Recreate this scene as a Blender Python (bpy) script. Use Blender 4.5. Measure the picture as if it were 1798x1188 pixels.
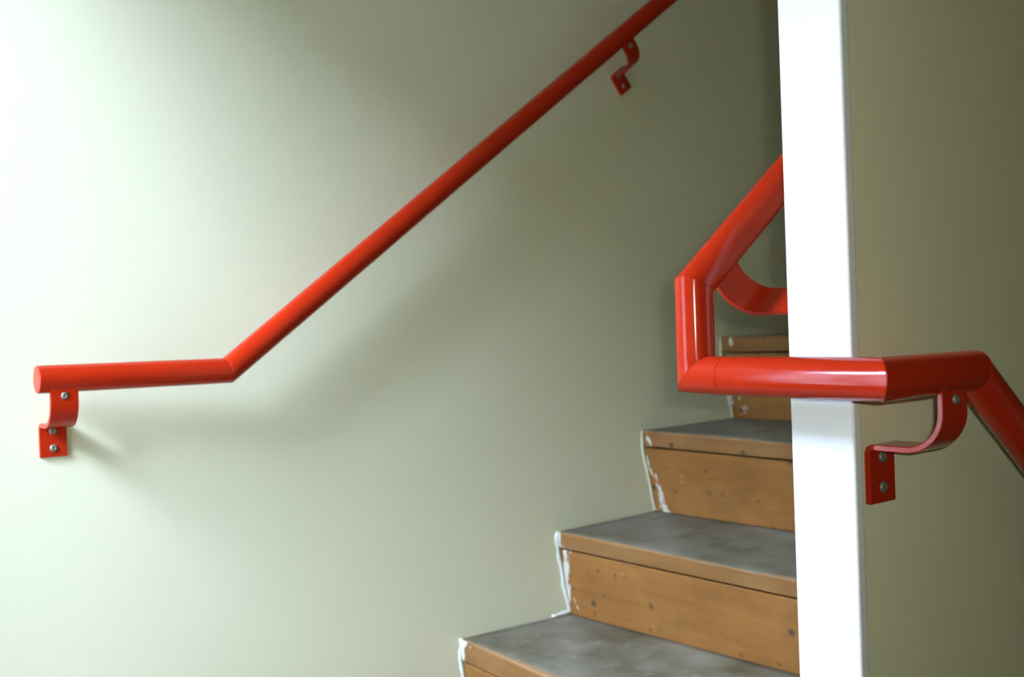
import bpy, bmesh, math, random
from mathutils import Vector, Matrix, noise
random.seed(7)
S = bpy.context.scene
COL = S.collection
for o in list(bpy.data.objects):
    bpy.data.objects.remove(o)

# ------------------------------------------------------------------ camera
EYE = 0.921
CR = Vector((0.60912125, 0.79231631, -0.03472997))
CU = Vector((0.01622128, 0.03133548, 0.99937728))
CF = Vector((-0.7929112, 0.6093053, -0.00623472))
cam_data = bpy.data.cameras.new('camera')
cam_data.sensor_fit = 'HORIZONTAL'
cam_data.sensor_width = 36.0
cam_data.lens = 1811.6757 / 1798 * 36.0
cam_data.clip_start = 0.02
cam_data.dof.use_dof = True
cam_data.dof.focus_distance = 1.02
cam_data.dof.aperture_fstop = 8.0
cam = bpy.data.objects.new('camera', cam_data)
COL.objects.link(cam)
m = Matrix((CR, CU, -CF)).transposed().to_4x4()
m.translation = (0, 0, EYE)
cam.matrix_world = m
S.camera = cam

# ------------------------------------------------------------------ world, daylight portal, flash, exposure
WORLD_STRENGTH = 142.0
FLASH_W = 6.2
world = bpy.data.worlds.new('overcast_sky')
S.world = world
world.use_nodes = True
bg = world.node_tree.nodes['Background']
bg.inputs['Color'].default_value = (0.765, 0.965, 1.36, 1)
bg.inputs['Strength'].default_value = WORLD_STRENGTH

# window opening in the back wall of the landing
WX0, WX1, WZ0, WZ1 = -1.50, -0.96, 0.28, 2.06
WY = -0.15
pl = bpy.data.lights.new('window_portal', 'AREA')
pl.shape = 'RECTANGLE'
pl.size = WX1 - WX0
pl.size_y = WZ1 - WZ0
pl.cycles.is_portal = True
po = bpy.data.objects.new('window_portal', pl)
COL.objects.link(po)
po.location = ((WX0 + WX1) / 2, WY - 0.16, (WZ0 + WZ1) / 2)
po.rotation_euler = (math.radians(90), 0, 0)      # emits towards +y

# the compact camera's own flash: its hard shadow shows on the far wall
fl = bpy.data.lights.new('camera_flash', 'AREA')
fl.shape = 'RECTANGLE'
fl.size = 0.022
fl.size_y = 0.012
fl.energy = FLASH_W
fl.color = (0.94, 1.0, 0.90)
fo = bpy.data.objects.new('camera_flash', fl)
COL.objects.link(fo)
fm = Matrix((CR, CU, -CF)).transposed().to_4x4()
fm.translation = Vector((0, 0, EYE)) + CR * 0.030 + CU * 0.026
fo.matrix_world = fm

S.view_settings.view_transform = 'Standard'
S.view_settings.look = 'None'
S.view_settings.gamma = 1
S.view_settings.use_curve_mapping = False
S.view_settings.exposure = 0.0
S.cycles.diffuse_bounces = 8
S.cycles.max_bounces = 14
S.cycles.sample_clamp_indirect = 6.0


# ------------------------------------------------------------------ materials
def new_mat(name):
    mt = bpy.data.materials.new(name)
    mt.use_nodes = True
    nt = mt.node_tree
    return mt, nt, nt.nodes['Principled BSDF']


def nd(nt, kind, **kw):
    n = nt.nodes.new(kind)
    for k, v in kw.items():
        setattr(n, k, v)
    return n


def mixc(nt, fac, a, b, blend='MIX'):
    n = nd(nt, 'ShaderNodeMix', data_type='RGBA', blend_type=blend)
    L = nt.links.new
    for sock, v in ((n.inputs[0], fac), (n.inputs[6], a), (n.inputs[7], b)):
        if hasattr(v, 'is_linked') or hasattr(v, 'links'):
            L(v, sock)
        else:
            sock.default_value = v
    return n.outputs[2]


def ramp(nt, src, pts):
    r = nd(nt, 'ShaderNodeValToRGB')
    els = r.color_ramp.elements
    while len(els) < len(pts):
        els.new(0.5)
    for e, (p, c) in zip(els, pts):
        e.position = p
        e.color = c if hasattr(c, '__len__') else (c, c, c, 1)
    nt.links.new(src, r.inputs[0])
    return r.outputs[0]


def noise_tex(nt, vec, scale, detail=4.0, rough=0.55, mapping=None):
    if mapping:
        mp = nd(nt, 'ShaderNodeMapping')
        mp.inputs['Scale'].default_value = mapping
        nt.links.new(vec, mp.inputs['Vector'])
        vec = mp.outputs[0]
    n = nd(nt, 'ShaderNodeTexNoise')
    n.inputs['Scale'].default_value = scale
    n.inputs['Detail'].default_value = detail
    n.inputs['Roughness'].default_value = rough
    nt.links.new(vec, n.inputs['Vector'])
    return n.outputs[0]


def bump(nt, bsdf, src, strength, dist):
    b = nd(nt, 'ShaderNodeBump')
    b.inputs['Strength'].default_value = strength
    b.inputs['Distance'].default_value = dist
    nt.links.new(src, b.inputs['Height'])
    nt.links.new(b.outputs[0], bsdf.inputs['Normal'])


def wall_mat(name, col, col2, rough=0.6):
    mt, nt, b = new_mat(name)
    tc = nd(nt, 'ShaderNodeTexCoord')
    v = tc.outputs['Object']
    n1 = noise_tex(nt, v, 2.2, 3)
    c = mixc(nt, ramp(nt, n1, [(0.35, 0.0), (0.7, 1.0)]), col, col2)
    nt.links.new(c, b.inputs['Base Color'])
    b.inputs['Roughness'].default_value = rough
    b.inputs['Specular IOR Level'].default_value = 0.3
    bump(nt, b, noise_tex(nt, v, 160, 3), 0.15, 0.0012)
    return mt


M_WALL = wall_mat('cream_wall_paint', (0.60, 0.575, 0.39, 1), (0.58, 0.555, 0.37, 1))
M_CEIL = wall_mat('white_ceiling_paint', (0.70, 0.68, 0.56, 1), (0.68, 0.66, 0.54, 1))


def simple(name, col, rough, metallic=0.0, coat=0.0, scale=40, amp=0.12):
    mt, nt, b = new_mat(name)
    tc = nd(nt, 'ShaderNodeTexCoord')
    n1 = noise_tex(nt, tc.outputs['Object'], scale, 3)
    dark = tuple(x * (1 - amp) for x in col[:3]) + (1,)
    c = mixc(nt, ramp(nt, n1, [(0.3, 0.0), (0.7, 1.0)]), dark, col)
    nt.links.new(c, b.inputs['Base Color'])
    b.inputs['Roughness'].default_value = rough
    b.inputs['Metallic'].default_value = metallic
    b.inputs['Coat Weight'].default_value = coat
    b.inputs['Coat Roughness'].default_value = 0.08
    return mt, nt, b


M_RED, _nt, _b = simple('red_gloss_paint', (0.31, 0.015, 0.003, 1), 0.13, 0.0, 0.0, 30, 0.06)
_tc = nd(_nt, 'ShaderNodeTexCoord')
_b.inputs['Specular IOR Level'].default_value = 0.23
bump(_nt, _b, noise_tex(_nt, _tc.outputs['Object'], 28, 2), 0.06, 0.0008)
M_SCREW, _, _ = simple('dull_steel', (0.17, 0.15, 0.105, 1), 0.42, 0.35, 0, 300, 0.25)
M_WHITE, _, _ = simple('white_gloss_paint', (0.62, 0.62, 0.59, 1), 0.4, 0, 0.0, 25, 0.03)
M_BEAD, _, _ = simple('white_filler', (0.58, 0.565, 0.47, 1), 0.7, 0, 0, 60, 0.12)
M_FLOOR, _, _ = simple('worn_landing_boards', (0.22, 0.19, 0.15, 1), 0.7, 0, 0, 14, 0.35)
M_GROUND, _, _ = simple('dark_yard_grey', (0.10, 0.10, 0.09, 1), 0.9, 0, 0, 1.5, 0.25)
M_FRAME, _, _ = simple('window_frame_paint', (0.8, 0.8, 0.77, 1), 0.4, 0, 0.1, 25, 0.04)

M_GLASS, nt, b = new_mat('window_glass')
nt.nodes.remove(b)
out = nt.nodes['Material Output']
tr = nd(nt, 'ShaderNodeBsdfTransparent')
gl = nd(nt, 'ShaderNodeBsdfGlossy')
gl.inputs['Roughness'].default_value = 0.02
fr = nd(nt, 'ShaderNodeFresnel')
fr.inputs['IOR'].default_value = 1.3
ms = nd(nt, 'ShaderNodeMixShader')
nt.links.new(fr.outputs[0], ms.inputs[0])
nt.links.new(tr.outputs[0], ms.inputs[1])
nt.links.new(gl.outputs[0], ms.inputs[2])
nt.links.new(ms.outputs[0], out.inputs[0])


def wood_mat(name, base, dark, light, smear=True):
    """bare pine: grain along local x, knots, nail holes, paint smears near the wall end (local x = 0)"""
    mt, nt, b = new_mat(name)
    tc = nd(nt, 'ShaderNodeTexCoord')
    oi = nd(nt, 'ShaderNodeObjectInfo')
    add = nd(nt, 'ShaderNodeVectorMath', operation='MULTIPLY_ADD')
    add.inputs[1].default_value = (1, 1, 1)
    comb = nd(nt, 'ShaderNodeCombineXYZ')
    mul = nd(nt, 'ShaderNodeMath', operation='MULTIPLY')
    mul.inputs[1].default_value = 37.0
    nt.links.new(oi.outputs['Random'], mul.inputs[0])
    nt.links.new(mul.outputs[0], comb.inputs[1])
    nt.links.new(mul.outputs[0], comb.inputs[2])
    nt.links.new(tc.outputs['Object'], add.inputs[0])
    nt.links.new(comb.outputs[0], add.inputs[2])
    v = add.outputs[0]
    grain = noise_tex(nt, v, 9, 6, 0.6, (0.7, 7, 7))
    blot = noise_tex(nt, v, 7, 3)
    c = mixc(nt, ramp(nt, grain, [(0.32, 0.0), (0.68, 1.0)]), dark, base)
    c = mixc(nt, ramp(nt, blot, [(0.45, 0.0), (0.75, 0.75)]), c, light)
    stain = noise_tex(nt, v, 15, 5, 0.65, (0.8, 1, 1.3))
    c = mixc(nt, ramp(nt, stain, [(0.52, 0.0), (0.72, 0.45)]), c, (0.10, 0.05, 0.014, 1))
    # knots and nail holes
    sx = nd(nt, 'ShaderNodeSeparateXYZ')
    nt.links.new(v, sx.inputs[0])
    flat = nd(nt, 'ShaderNodeCombineXYZ')
    nt.links.new(sx.outputs[0], flat.inputs[0])
    nt.links.new(sx.outputs[2], flat.inputs[1])
    for sc_, lo, hi, stren, gate in ((9.0, 0.03, 0.085, 0.85, 0.50), (22.0, 0.04, 0.13, 0.65, 0.74)):
        vo = nd(nt, 'ShaderNodeTexVoronoi', voronoi_dimensions='2D')
        vo.inputs['Scale'].default_value = sc_
        nt.links.new(flat.outputs[0], vo.inputs['Vector'])
        k = ramp(nt, vo.outputs['Distance'], [(lo, stren), (hi, 0.0)])
        g = ramp(nt, vo.outputs['Color'], [(gate, 0.0), (gate + 0.02, 1.0)])
        mu = nd(nt, 'ShaderNodeMath', operation='MULTIPLY')
        nt.links.new(k, mu.inputs[0])
        nt.links.new(g, mu.inputs[1])
        c = mixc(nt, mu.outputs[0], c, (0.035, 0.024, 0.012, 1))
    if smear:
        sep = nd(nt, 'ShaderNodeSeparateXYZ')
        nt.links.new(tc.outputs['Object'], sep.inputs[0])
        near = ramp(nt, sep.outputs[0], [(0.015, 1.0), (0.11, 0.0)])
        far = ramp(nt, sep.outputs[0], [(0.0, 1.0), (0.95, 0.40)])
        sm = noise_tex(nt, v, 26, 4, 0.6, (1.6, 1, 0.55))
        mm = nd(nt, 'ShaderNodeMath', operation='MULTIPLY_ADD')
        nt.links.new(near, mm.inputs[0])
        mm.inputs[1].default_value = 0.165
        nt.links.new(sm, mm.inputs[2])
        k = ramp(nt, mm.outputs[0], [(0.715, 0.0), (0.755, 0.9)])
        c = mixc(nt, k, c, (0.50, 0.48, 0.39, 1))
    nt.links.new(c, b.inputs['Base Color'])
    b.inputs['Roughness'].default_value = 0.72
    b.inputs['Specular IOR Level'].default_value = 0.25
    bump(nt, b, grain, 0.25, 0.002)
    return mt


M_PINE = wood_mat('bare_pine', (0.205, 0.086, 0.017, 1), (0.16, 0.064, 0.012, 1), (0.24, 0.108, 0.026, 1))
M_NOSE = wood_mat('bare_pine_nosing', (0.175, 0.080, 0.021, 1), (0.135, 0.060, 0.015, 1), (0.21, 0.105, 0.034, 1))

# worn grey tread paint, rubbed through to timber at the front edge
M_TREAD, nt, b = new_mat('worn_grey_tread_paint')
tc = nd(nt, 'ShaderNodeTexCoord')
v = tc.outputs['Object']
n1 = noise_tex(nt, v, 6, 5, 0.6)
n2 = noise_tex(nt, v, 38, 4, 0.6)
c = mixc(nt, ramp(nt, n1, [(0.35, 0.0), (0.68, 1.0)]), (0.062, 0.050, 0.024, 1), (0.165, 0.150, 0.105, 1))
c = mixc(nt, ramp(nt, n2, [(0.60, 0.0), (0.74, 0.55)]), c, (0.23, 0.21, 0.15, 1))
sep = nd(nt, 'ShaderNodeSeparateXYZ')
nt.links.new(v, sep.inputs[0])
mm = nd(nt, 'ShaderNodeMath', operation='MULTIPLY_ADD')
nt.links.new(n2, mm.inputs[0])
mm.inputs[1].default_value = 0.022
nt.links.new(sep.outputs[1], mm.inputs[2])
k = ramp(nt, mm.outputs[0], [(0.010, 1.0), (0.020, 0.0)])
c = mixc(nt, k, c, (0.22, 0.12, 0.05, 1))
nt.links.new(c, b.inputs['Base Color'])
b.inputs['Roughness'].default_value = 0.62
bump(nt, b, n2, 0.3, 0.002)


# ------------------------------------------------------------------ mesh helpers
def link_bm(name, bm, mat, parent=None, smooth=False, loc=None):
    me = bpy.data.meshes.new(name)
    bm.normal_update()
    bm.to_mesh(me)
    bm.free()
    for mt in (mat if isinstance(mat, (list, tuple)) else [mat]):
        me.materials.append(mt)
    if smooth:
        for p in me.polygons:
            p.use_smooth = True
    o = bpy.data.objects.new(name, me)
    COL.objects.link(o)
    if parent:
        o.parent = parent
    if loc:
        o.location = loc
    return o


def bevel_mod(o, w, seg=2):
    md = o.modifiers.new('bevel', 'BEVEL')
    md.width = w
    md.segments = seg
    md.limit_method = 'ANGLE'
    md.angle_limit = math.radians(40)
    return o


def add_box(bm, x0, x1, y0, y1, z0, z1):
    vs = [bm.verts.new((x, y, z)) for x in (x0, x1) for y in (y0, y1) for z in (z0, z1)]
    for f in ((0, 1, 3, 2), (4, 6, 7, 5), (0, 4, 5, 1), (2, 3, 7, 6), (0, 2, 6, 4), (1, 5, 7, 3)):
        bm.faces.new([vs[i] for i in f])


def structure(name, boxes, mat, bev=0.0, label=None):
    bm = bmesh.new()
    for bx in boxes:
        add_box(bm, *bx)
    o = link_bm(name, bm, mat)
    o['kind'] = 'structure'
    if label:
        o['label'] = label
    if bev:
        bevel_mod(o, bev, 3)
    return o


def thing(name, label, cat, loc=(0, 0, 0)):
    o = bpy.data.objects.new(name, None)
    o.empty_display_size = 0.1
    COL.objects.link(o)
    o.location = loc
    o['label'] = label
    o['category'] = cat
    return o


# ------------------------------------------------------------------ room shell
LX = -1.58            # face of the left wall
SX0, SX1, SY = -0.660, -0.589, 0.8617   # partition between the flights
RX = 0.80             # right wall of the descending flight
YE = 4.2              # end of the stairwell
ZT, ZB = 3.9, -1.9

structure('wall_left', [(LX - 0.15, LX, WY - 0.2, YE + 0.15, ZB, ZT)], M_WALL)
structure('wall_right', [(RX, RX + 0.15, WY - 0.2, YE + 0.15, ZB, ZT)], M_WALL)
structure('wall_far', [(LX, RX, YE, YE + 0.15, ZB, ZT)], M_WALL)
structure('wall_back', [(LX, WX0, WY - 0.15, WY, ZB, ZT), (WX1, RX, WY - 0.15, WY, ZB, ZT),
                        (WX0, WX1, WY - 0.15, WY, ZB, WZ0), (WX0, WX1, WY - 0.15, WY, WZ1, ZT)], M_WALL)
structure('ceiling', [(LX - 0.15, RX + 0.15, WY - 0.2, YE + 0.15, ZT, ZT + 0.12)], M_CEIL)
structure('wall_partition', [(SX0, SX1, SY + 0.014, YE, ZB, ZT)], M_WALL, 0.0)
structure('trim_1', [(SX0 - 0.0015, SX1 + 0.0015, SY, SY + 0.014, 0.0, ZT)], M_WHITE, 0.003,
          'white painted end face of the thin partition between the two flights')
structure('floor', [(LX, RX, WY, 0.80, -0.12, 0.0), (LX - 0.15, RX + 0.15, WY - 0.2, YE + 0.15, ZB - 0.12, ZB)], M_FLOOR)

# window behind the photographer: frame, bars and panes
wf = bmesh.new()
fy0, fy1 = WY - 0.12, WY - 0.06
for bx in ((WX0, WX0 + 0.05, fy0, fy1, WZ0, WZ1), (WX1 - 0.05, WX1, fy0, fy1, WZ0, WZ1),
           (WX0 + 0.05, WX1 - 0.05, fy0, fy1, WZ0, WZ0 + 0.05), (WX0 + 0.05, WX1 - 0.05, fy0, fy1, WZ1 - 0.05, WZ1),
           ((WX0 + WX1) / 2 - 0.018, (WX0 + WX1) / 2 + 0.018, fy0, fy1, WZ0 + 0.05, WZ1 - 0.05)):
    add_box(wf, *bx)
win = link_bm('window_1', wf, M_FRAME)
win['kind'] = 'structure'
for s in (0, 1):
    g = bmesh.new()
    xa = WX0 + 0.05 if s == 0 else (WX0 + WX1) / 2 + 0.018
    xb = (WX0 + WX1) / 2 - 0.018 if s == 0 else WX1 - 0.05
    add_box(g, xa, xb, WY - 0.093, WY - 0.088, WZ0 + 0.05, WZ1 - 0.05)
    link_bm('pane', g, M_GLASS, win)

structure('ground', [(-25, 25, -40, WY - 0.3, ZB - 0.3, ZB)], M_GROUND)
# unseen wall added across the yard to block low sky light at the window
structure('sky_blocker_wall', [(-14, 12, -8.5, -8.2, ZB, 6.1)], M_GROUND)


# ------------------------------------------------------------------ staircase
stair = thing('staircase', 'bare pine staircase with worn grey treads rising beside the cream wall', 'staircase', (LX, 0.80, 0.0))
SO = Vector((LX, 0.80, 0.0))
XW = 0.0065                       # gap to the wall
XR = SX0 - 0.003 - LX            # far end, at the partition (local x)
# per tread: front-left, front-right, back-left, back-right as (y, z)
T = [((0.822, 0.180), (0.815, 0.180), (1.090, 0.178), (1.060, 0.180)),
     ((1.0653, 0.3597), (1.030, 0.3540), (1.334, 0.354), (1.353, 0.364)),
     ((1.3073, 0.5226), (1.3073, 0.5290), (1.5824, 0.5268), (1.590, 0.5330)),
     ((1.5497, 0.7026), (1.5480, 0.7020), (1.8428, 0.7064), (1.843, 0.7060)),
     ((1.8091, 0.8938), (1.8091, 0.8990), (2.090, 0.896), (2.090, 0.897))]
for i in range(5, 11):
    y = 1.8091 + 0.2480 * (i - 4)
    z = 0.8938 + 0.1780 * (i - 4)
    T.append(((y, z), (y, z), (y + 0.278, z), (y + 0.278, z)))
NT = [0.036, 0.041, 0.033, 0.034, 0.035] + [0.035] * 6


def lerp(a, b, t):
    return a + (b - a) * t


def tread(i):
    FL, FR, BL, BR = T[i]
    th = NT[i]
    bm = bmesh.new()
    nx, ny = 36, 10
    uv = {}
    r = 0.005
    rows = [('f', 0.0)] + [('t', j / ny) for j in range(ny + 1)]
    org = Vector((0, FL[0] - SO.y, FL[1]))
    grid = []
    for ix in range(nx + 1):
        t = ix / nx
        x = lerp(XW, XR, t)
        fy, fz = lerp(FL[0], FR[0], t), lerp(FL[1], FR[1], t)
        by, bz = lerp(BL[0], BR[0], t), lerp(BL[1], BR[1], t)
        wear = 0.004 * math.exp(-((t - 0.5) / 0.25) ** 2)
        jag = 0.0022 * noise.noise((x * 22, i * 5.3, 0)) + 0.0015 * noise.noise((x * 70, i * 3.1, 4))
        colv = []
        # underside back, underside front, nosing lower arris, nosing upper arris, then the top
        prof = [(by + 0.012, bz - th), (fy + 0.005, fz - th), (fy + 0.0025, fz - th + 0.0015),
                (fy + 0.0 + jag * 0.5, fz - r - wear * 0.6), (fy + 0.0015 + jag, fz - 0.0018 - wear), (fy + r + jag, fz - wear)]
        for j in range(1, ny + 1):
            s = j / ny
            wv = wear * max(0, 1 - s * 1.6)
            prof.append((lerp(fy + r, by + 0.012, s), lerp(fz, bz, s) - wv))
        for (yy, zz) in prof:
            colv.append(bm.verts.new((x, yy - FL[0], zz - FL[1])))
        grid.append(colv)
    n = len(grid[0])
    for ix in range(nx):
        for j in range(n):
            j2 = (j + 1) % n
            f = bm.faces.new((grid[ix][j], grid[ix + 1][j], grid[ix + 1][j2], grid[ix][j2]))
            f.material_index = 1 if j < 4 or j == n - 1 else 0
            f.smooth = 4 <= j < n - 1
    for e in (0, nx):
        f = bm.faces.new([grid[e][j] for j in range(n)])
        f.material_index = 1
    bmesh.ops.recalc_face_normals(bm, faces=bm.faces)
    o = link_bm('tread', bm, [M_TREAD, M_NOSE], stair)
    o.location = (0, FL[0] - SO.y, FL[1])
    return o


def riser(i):
    """board under the nosing of tread i, raked back to the tread below"""
    FL, FR = T[i][0], T[i][1]
    th = NT[i]
    if i == 0:
        BL, BR = (FL[0] + 0.02, 0.0), (FR[0] + 0.02, 0.0)
    else:
        BL, BR = T[i - 1][2], T[i - 1][3]
    bm = bmesh.new()
    nx = 20
    grid = []
    g = 0.0035                                   # open joint under the nosing
    for ix in range(nx + 1):
        t = ix / nx
        x = lerp(XW + 0.001, XR, t)
        ty, tz = lerp(FL[0], FR[0], t) + 0.003, lerp(FL[1], FR[1], t) - th - g
        by, bz = lerp(BL[0], BR[0], t), lerp(BL[1], BR[1], t) + 0.0005
        wob = 0.0012 * noise.noise((x * 6, i * 7.7, 1))
        ring = [(by, bz), (ty + 0.0015 + wob, tz - 0.002), (ty + 0.004 + wob, tz), (ty + 0.024, tz), (by + 0.022, bz)]
        grid.append([bm.verts.new((x, yy - FL[0], zz - FL[1])) for yy, zz in ring])
    n = len(grid[0])
    for ix in range(nx):
        for j in range(n):
            j2 = (j + 1) % n
            bm.faces.new((grid[ix][j], grid[ix + 1][j], grid[ix + 1][j2], grid[ix][j2]))
    for e in (0, nx):
        bm.faces.new(grid[e])
    bmesh.ops.recalc_face_normals(bm, faces=bm.faces)
    o = link_bm('riser', bm, M_PINE, stair)
    o.location = (0, FL[0] - SO.y, FL[1])
    return o


def bead(i):
    """ragged line of filler and wall paint where the step meets the wall"""
    FL = T[i][0]
    B = T[i - 1][2] if i else (FL[0] + 0.02, 0.0)
    pts = [Vector((0, FL[0] + 0.004, FL[1] - 0.001)), Vector((0, FL[0] + 0.001, FL[1] - NT[i])),
           Vector((0, B[0] + 0.000, B[1] + 0.004)), Vector((0, B[0] - (0.045 if i == 2 else 0.004), B[1] + 0.003))]
    path = []
    for a, b2 in zip(pts, pts[1:]):
        k = max(3, int((b2 - a).length / 0.007))
        for s in range(k):
            path.append(a.lerp(b2, s / k))
    path.append(pts[-1])
    bm = bmesh.new()
    rings = []
    for k, p in enumerate(path):
        q = path[min(k + 1, len(path) - 1)] - path[max(k - 1, 0)]
        q.normalize()
        side = Vector((0, q.z, -q.y))
        w = 0.0042 + 0.0065 * noise.noise((k * 0.31, i * 9.1, 2)) + 0.0012 * random.random()
        w = max(w, 0.0012) * {1: 1.15, 2: 1.15, 3: 0.5, 4: 0.4}.get(i, 1.0)
        h = 0.0035 + 0.0015 * noise.noise((k * 0.5, i * 4.1, 7))
        c = p - side * 0.0012
        rings.append([bm.verts.new(c + side * (w * a) + Vector((h * b2, 0, 0)))
                      for a, b2 in ((-1, 0), (-0.6, 0.8), (0, 1.15), (0.6, 0.8), (1, 0))])
    for r0, r1 in zip(rings, rings[1:]):
        for j in range(5):
            j2 = (j + 1) % 5
            bm.faces.new((r0[j], r1[j], r1[j2], r0[j2]))
    bm.faces.new(rings[0])
    bm.faces.new(rings[-1])
    bmesh.ops.recalc_face_normals(bm, faces=bm.faces)
    o = link_bm('filler_bead', bm, M_BEAD if i < 3 else M_WALL, stair, True)
    if i < 3:
        o['label'] = 'ragged white filler line along the wall'
    o.location = (0.0005, -SO.y, 0)
    return o


for i in range(len(T)):
    tread(i)
for i in range(len(T)):
    riser(i)
for i in range(0, 5):
    bead(i)


# ------------------------------------------------------------------ handrails
TR = 0.0193


def tube_segments(pts, groups, parent, names, mat, r=TR, cham=0.0010):
    """mitred tube through pts; groups = list of lists of segment indices, one mesh each"""
    n = 40
    dirs = [(b - a).normalized() for a, b in zip(pts, pts[1:])]

    def frame(d):
        ref = Vector((0, 0, 1)) if abs(d.z) < 0.9 else Vector((1, 0, 0))
        u = d.cross(ref).normalized()
        return u, d.cross(u).normalized()

    def ring(p, d, nrm, rr):
        u, w = frame(d)
        res = []
        for k in range(n):
            a = 2 * math.pi * k / n
            off = (u * math.cos(a) + w * math.sin(a)) * rr
            s = -off.dot(nrm) / d.dot(nrm)       # slide along d on to the mitre plane
            res.append(p + off + d * s)
        return res

    outs = []
    for gi, segs in enumerate(groups):
        bm = bmesh.new()
        for si in segs:
            d = dirs[si]
            a, b2 = pts[si], pts[si + 1]
            na = (d + dirs[si - 1]).normalized() if si > 0 else d
            nb = (d + dirs[si + 1]).normalized() if si < len(dirs) - 1 else d
            first = si == segs[0]
            last = si == segs[-1]
            rows = []
            if first:
                rows.append(ring(a, d, na, r - cham))
            rows.append(ring(a + d * cham * (1 if first else 0.3), d, na, r))
            for k in range(1, 8):
                t = k / 8
                rows.append([va.lerp(vb, t) for va, vb in zip(ring(a, d, na, r), ring(b2, d, nb, r))])
            rows.append(ring(b2 - d * cham * (1 if last else 0.3), d, nb, r))
            if last:
                rows.append(ring(b2, d, nb, r - cham))
            vr = [[bm.verts.new(v) for v in row] for row in rows]
            for r0, r1 in zip(vr, vr[1:]):
                for k in range(n):
                    k2 = (k + 1) % n
                    f = bm.faces.new((r0[k], r1[k], r1[k2], r0[k2]))
                    f.smooth = True
            bm.faces.new(vr[0])
            bm.faces.new(vr[-1])
        bmesh.ops.recalc_face_normals(bm, faces=bm.faces)
        o = link_bm(names[gi], bm, mat, parent)
        md = o.modifiers.new('split', 'EDGE_SPLIT')
        md.split_angle = math.radians(30)
        outs.append(o)
    return outs


def screw(parent, pos, axis, r=0.0058):
    bm = bmesh.new()
    n = 16
    axis = axis.normalized()
    u = axis.orthogonal().normalized()
    w = axis.cross(u)
    prof = [(1.0, -0.0012), (1.0, 0.0006), (0.9, 0.0016), (0.68, 0.0026), (0.38, 0.0032)]
    rings = []
    for rr, h in prof:
        rings.append([bm.verts.new(pos + axis * h + (u * math.cos(2 * math.pi * k / n) + w * math.sin(2 * math.pi * k / n)) * r * rr)
                      for k in range(n)])
    for r0, r1 in zip(rings, rings[1:]):
        for k in range(n):
            bm.faces.new((r0[k], r1[k], r1[(k + 1) % n], r0[(k + 1) % n]))
    # recessed drive in the head
    inner = [bm.verts.new(pos + axis * 0.0022 + (u * math.cos(2 * math.pi * k / n) + w * math.sin(2 * math.pi * k / n)) * r * 0.26)
             for k in range(n)]
    for k in range(n):
        bm.faces.new((rings[-1][k], inner[k], inner[(k + 1) % n], rings[-1][(k + 1) % n]))
    bm.faces.new(inner)
    bm.faces.new(rings[0])
    bmesh.ops.recalc_face_normals(bm, faces=bm.faces)
    o = link_bm('screw', bm, M_SCREW, parent, True)
    return o


def bracket(parent, origin, t, w, off, width, d_top, d_bot):
    """flat bar: plate on the wall, leg out from it, quarter bend up to the tube.
    origin: point on the rail axis (relative to parent); t along the rail, w off the wall, d away from the rail"""
    d = Vector((0, 0, -1)) - t * Vector((0, 0, -1)).dot(t)
    d.normalize()
    base = origin - w * off
    h = 0.003
    we = off + 0.010
    R = 0.036
    leg = d_top + h
    cl = [(h, d_bot), (h, leg + 0.006), (h + 0.0018, leg + 0.0018), (h + 0.006, leg)]
    cl += [(lerp(h + 0.006, we - R, k / 3), leg) for k in range(1, 4)]
    for k in range(1, 15):
        a = math.pi / 2 * k / 14
        cl.append((we - R + R * math.sin(a), leg - R + R * math.cos(a)))
    cl.append((we, leg - R - 0.002))
    cl.append((we, 0.0135))
    # offset to both sides
    up, lo = [], []
    for k, (a, b2) in enumerate(cl):
        p0 = cl[max(k - 1, 0)]
        p1 = cl[min(k + 1, len(cl) - 1)]
        tx, ty = p1[0] - p0[0], p1[1] - p0[1]
        L = math.hypot(tx, ty)
        nx, ny = -ty / L, tx / L
        up.append((a + nx * h, b2 + ny * h))
        lo.append((a - nx * h, b2 - ny * h))
    bm = bmesh.new()
    cols = []
    for s in (-1, 1):
        cols.append([[bm.verts.new(base + w * a + d * b2 + t * (s * width / 2)) for a, b2 in up],
                     [bm.verts.new(base + w * a + d * b2 + t * (s * width / 2)) for a, b2 in lo]])
    n = len(cl)
    for k in range(n - 1):
        for q in (0, 1):
            f = bm.faces.new((cols[0][q][k], cols[0][q][k + 1], cols[1][q][k + 1], cols[1][q][k]))
        for s in (0, 1):
            bm.faces.new((cols[s][0][k], cols[s][0][k + 1], cols[s][1][k + 1], cols[s][1][k]))
    for k in (0, n - 1):
        bm.faces.new((cols[0][0][k], cols[1][0][k], cols[1][1][k], cols[0][1][k]))
    bmesh.ops.recalc_face_normals(bm, faces=bm.faces)
    o = link_bm('bracket', bm, M_RED, parent)
    bevel_mod(o, 0.0009, 2)
    L = d_bot - d_top
    for fr_ in (0.24, 0.74):
        screw(o, base + w * (2 * h) + d * (d_top + L * fr_), w)
    screw(o, base + w * (we + h) + d * 0.0235, w, 0.0052)
    return o


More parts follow.
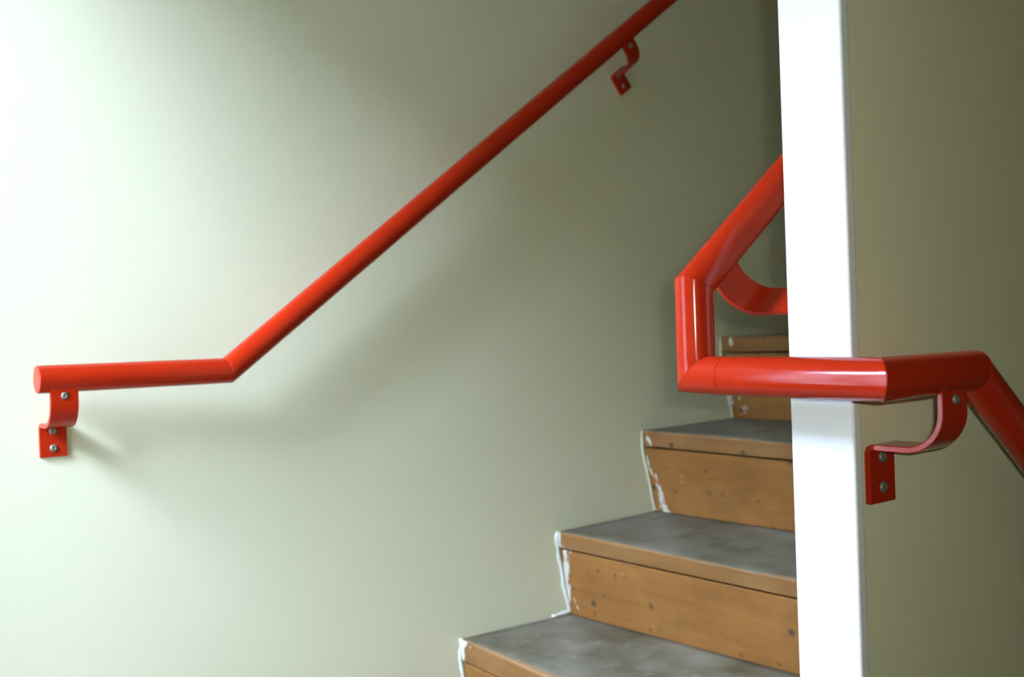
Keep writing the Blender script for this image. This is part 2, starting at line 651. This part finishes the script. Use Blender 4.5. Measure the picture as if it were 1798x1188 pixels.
# wall rail on the left: level length, then up parallel to the stairs
y0, yb, zr = 0.343, 0.6157, 0.8785
off_l = 0.063
rail1 = thing('handrail', 'long red tube handrail climbing the cream left wall above the steps', 'handrail', (LX, y0, zr))
O1 = Vector((LX, y0, zr))
t1 = Vector((0, 1, 0.742)).normalized()
A = Vector((LX + off_l, y0, zr))
Bp = Vector((LX + off_l, yb, zr - 0.001))
Cp = Bp + t1 * 2.75
tube_segments([p - O1 for p in (A, Bp, Cp)], [[0], [1]], rail1, ['level_rail', 'sloping_rail'], M_RED, TR, 0.0012)
W = Vector((1, 0, 0))
bracket(rail1, Vector((LX + off_l, 0.3755, zr)) - O1, Vector((0, 1, 0)), W, off_l, 0.037, 0.064, 0.1135)
bracket(rail1, Bp + t1 * 1.065 - O1, t1, W, off_l, 0.037, 0.064, 0.1135)
bracket(rail1, Bp + t1 * 2.30 - O1, t1, W, off_l, 0.037, 0.064, 0.1135)

# rail wrapped round the end of the partition
yc = 0.8009
xs, xl, zs = -0.5185, -0.7310, 0.8685
rail2 = thing('handrail', 'bright red tube handrail looping around the white partition end', 'handrail', (xs, yc, zs))
O2 = Vector((xs, yc, zs))
t2 = Vector((0, 1, 0.79)).normalized()
t3 = Vector((0, 1, -0.78)).normalized()
P_up = Vector((xl, yc, 0.962))
P = [P_up + t2 * 2.6, P_up, Vector((xl, yc, zs + 0.002)), Vector((-0.690, yc, zs + 0.001)),
     Vector((xs, yc, zs)), Vector((xs, 0.955, zs)), Vector((xs, 0.955, zs)) + t3 * 2.4]
tube_segments([p - O2 for p in P], [[0], [1, 2], [3], [4], [5]], rail2,
              ['sloping_rail', 'drop_rail', 'cross_rail', 'return_rail', 'descending_rail'], M_RED, 0.0197, 0.0006)
offR = xs - SX1
offL = SX0 - xl
bracket(rail2, Vector((xs, 0.9005, zs)) - O2, Vector((0, 1, 0)), W, offR, 0.043, 0.068, 0.127)
bracket(rail2, P_up + t2 * 0.058 - O2, t2, -W, offL, 0.041, 0.066, 0.124)
bracket(rail2, P_up + t2 * 1.6 - O2, t2, -W, offL, 0.041, 0.066, 0.124)
bracket(rail2, Vector((xs, 0.955, zs)) + t3 * 1.2 - O2, t3, W, offR, 0.043, 0.068, 0.127)
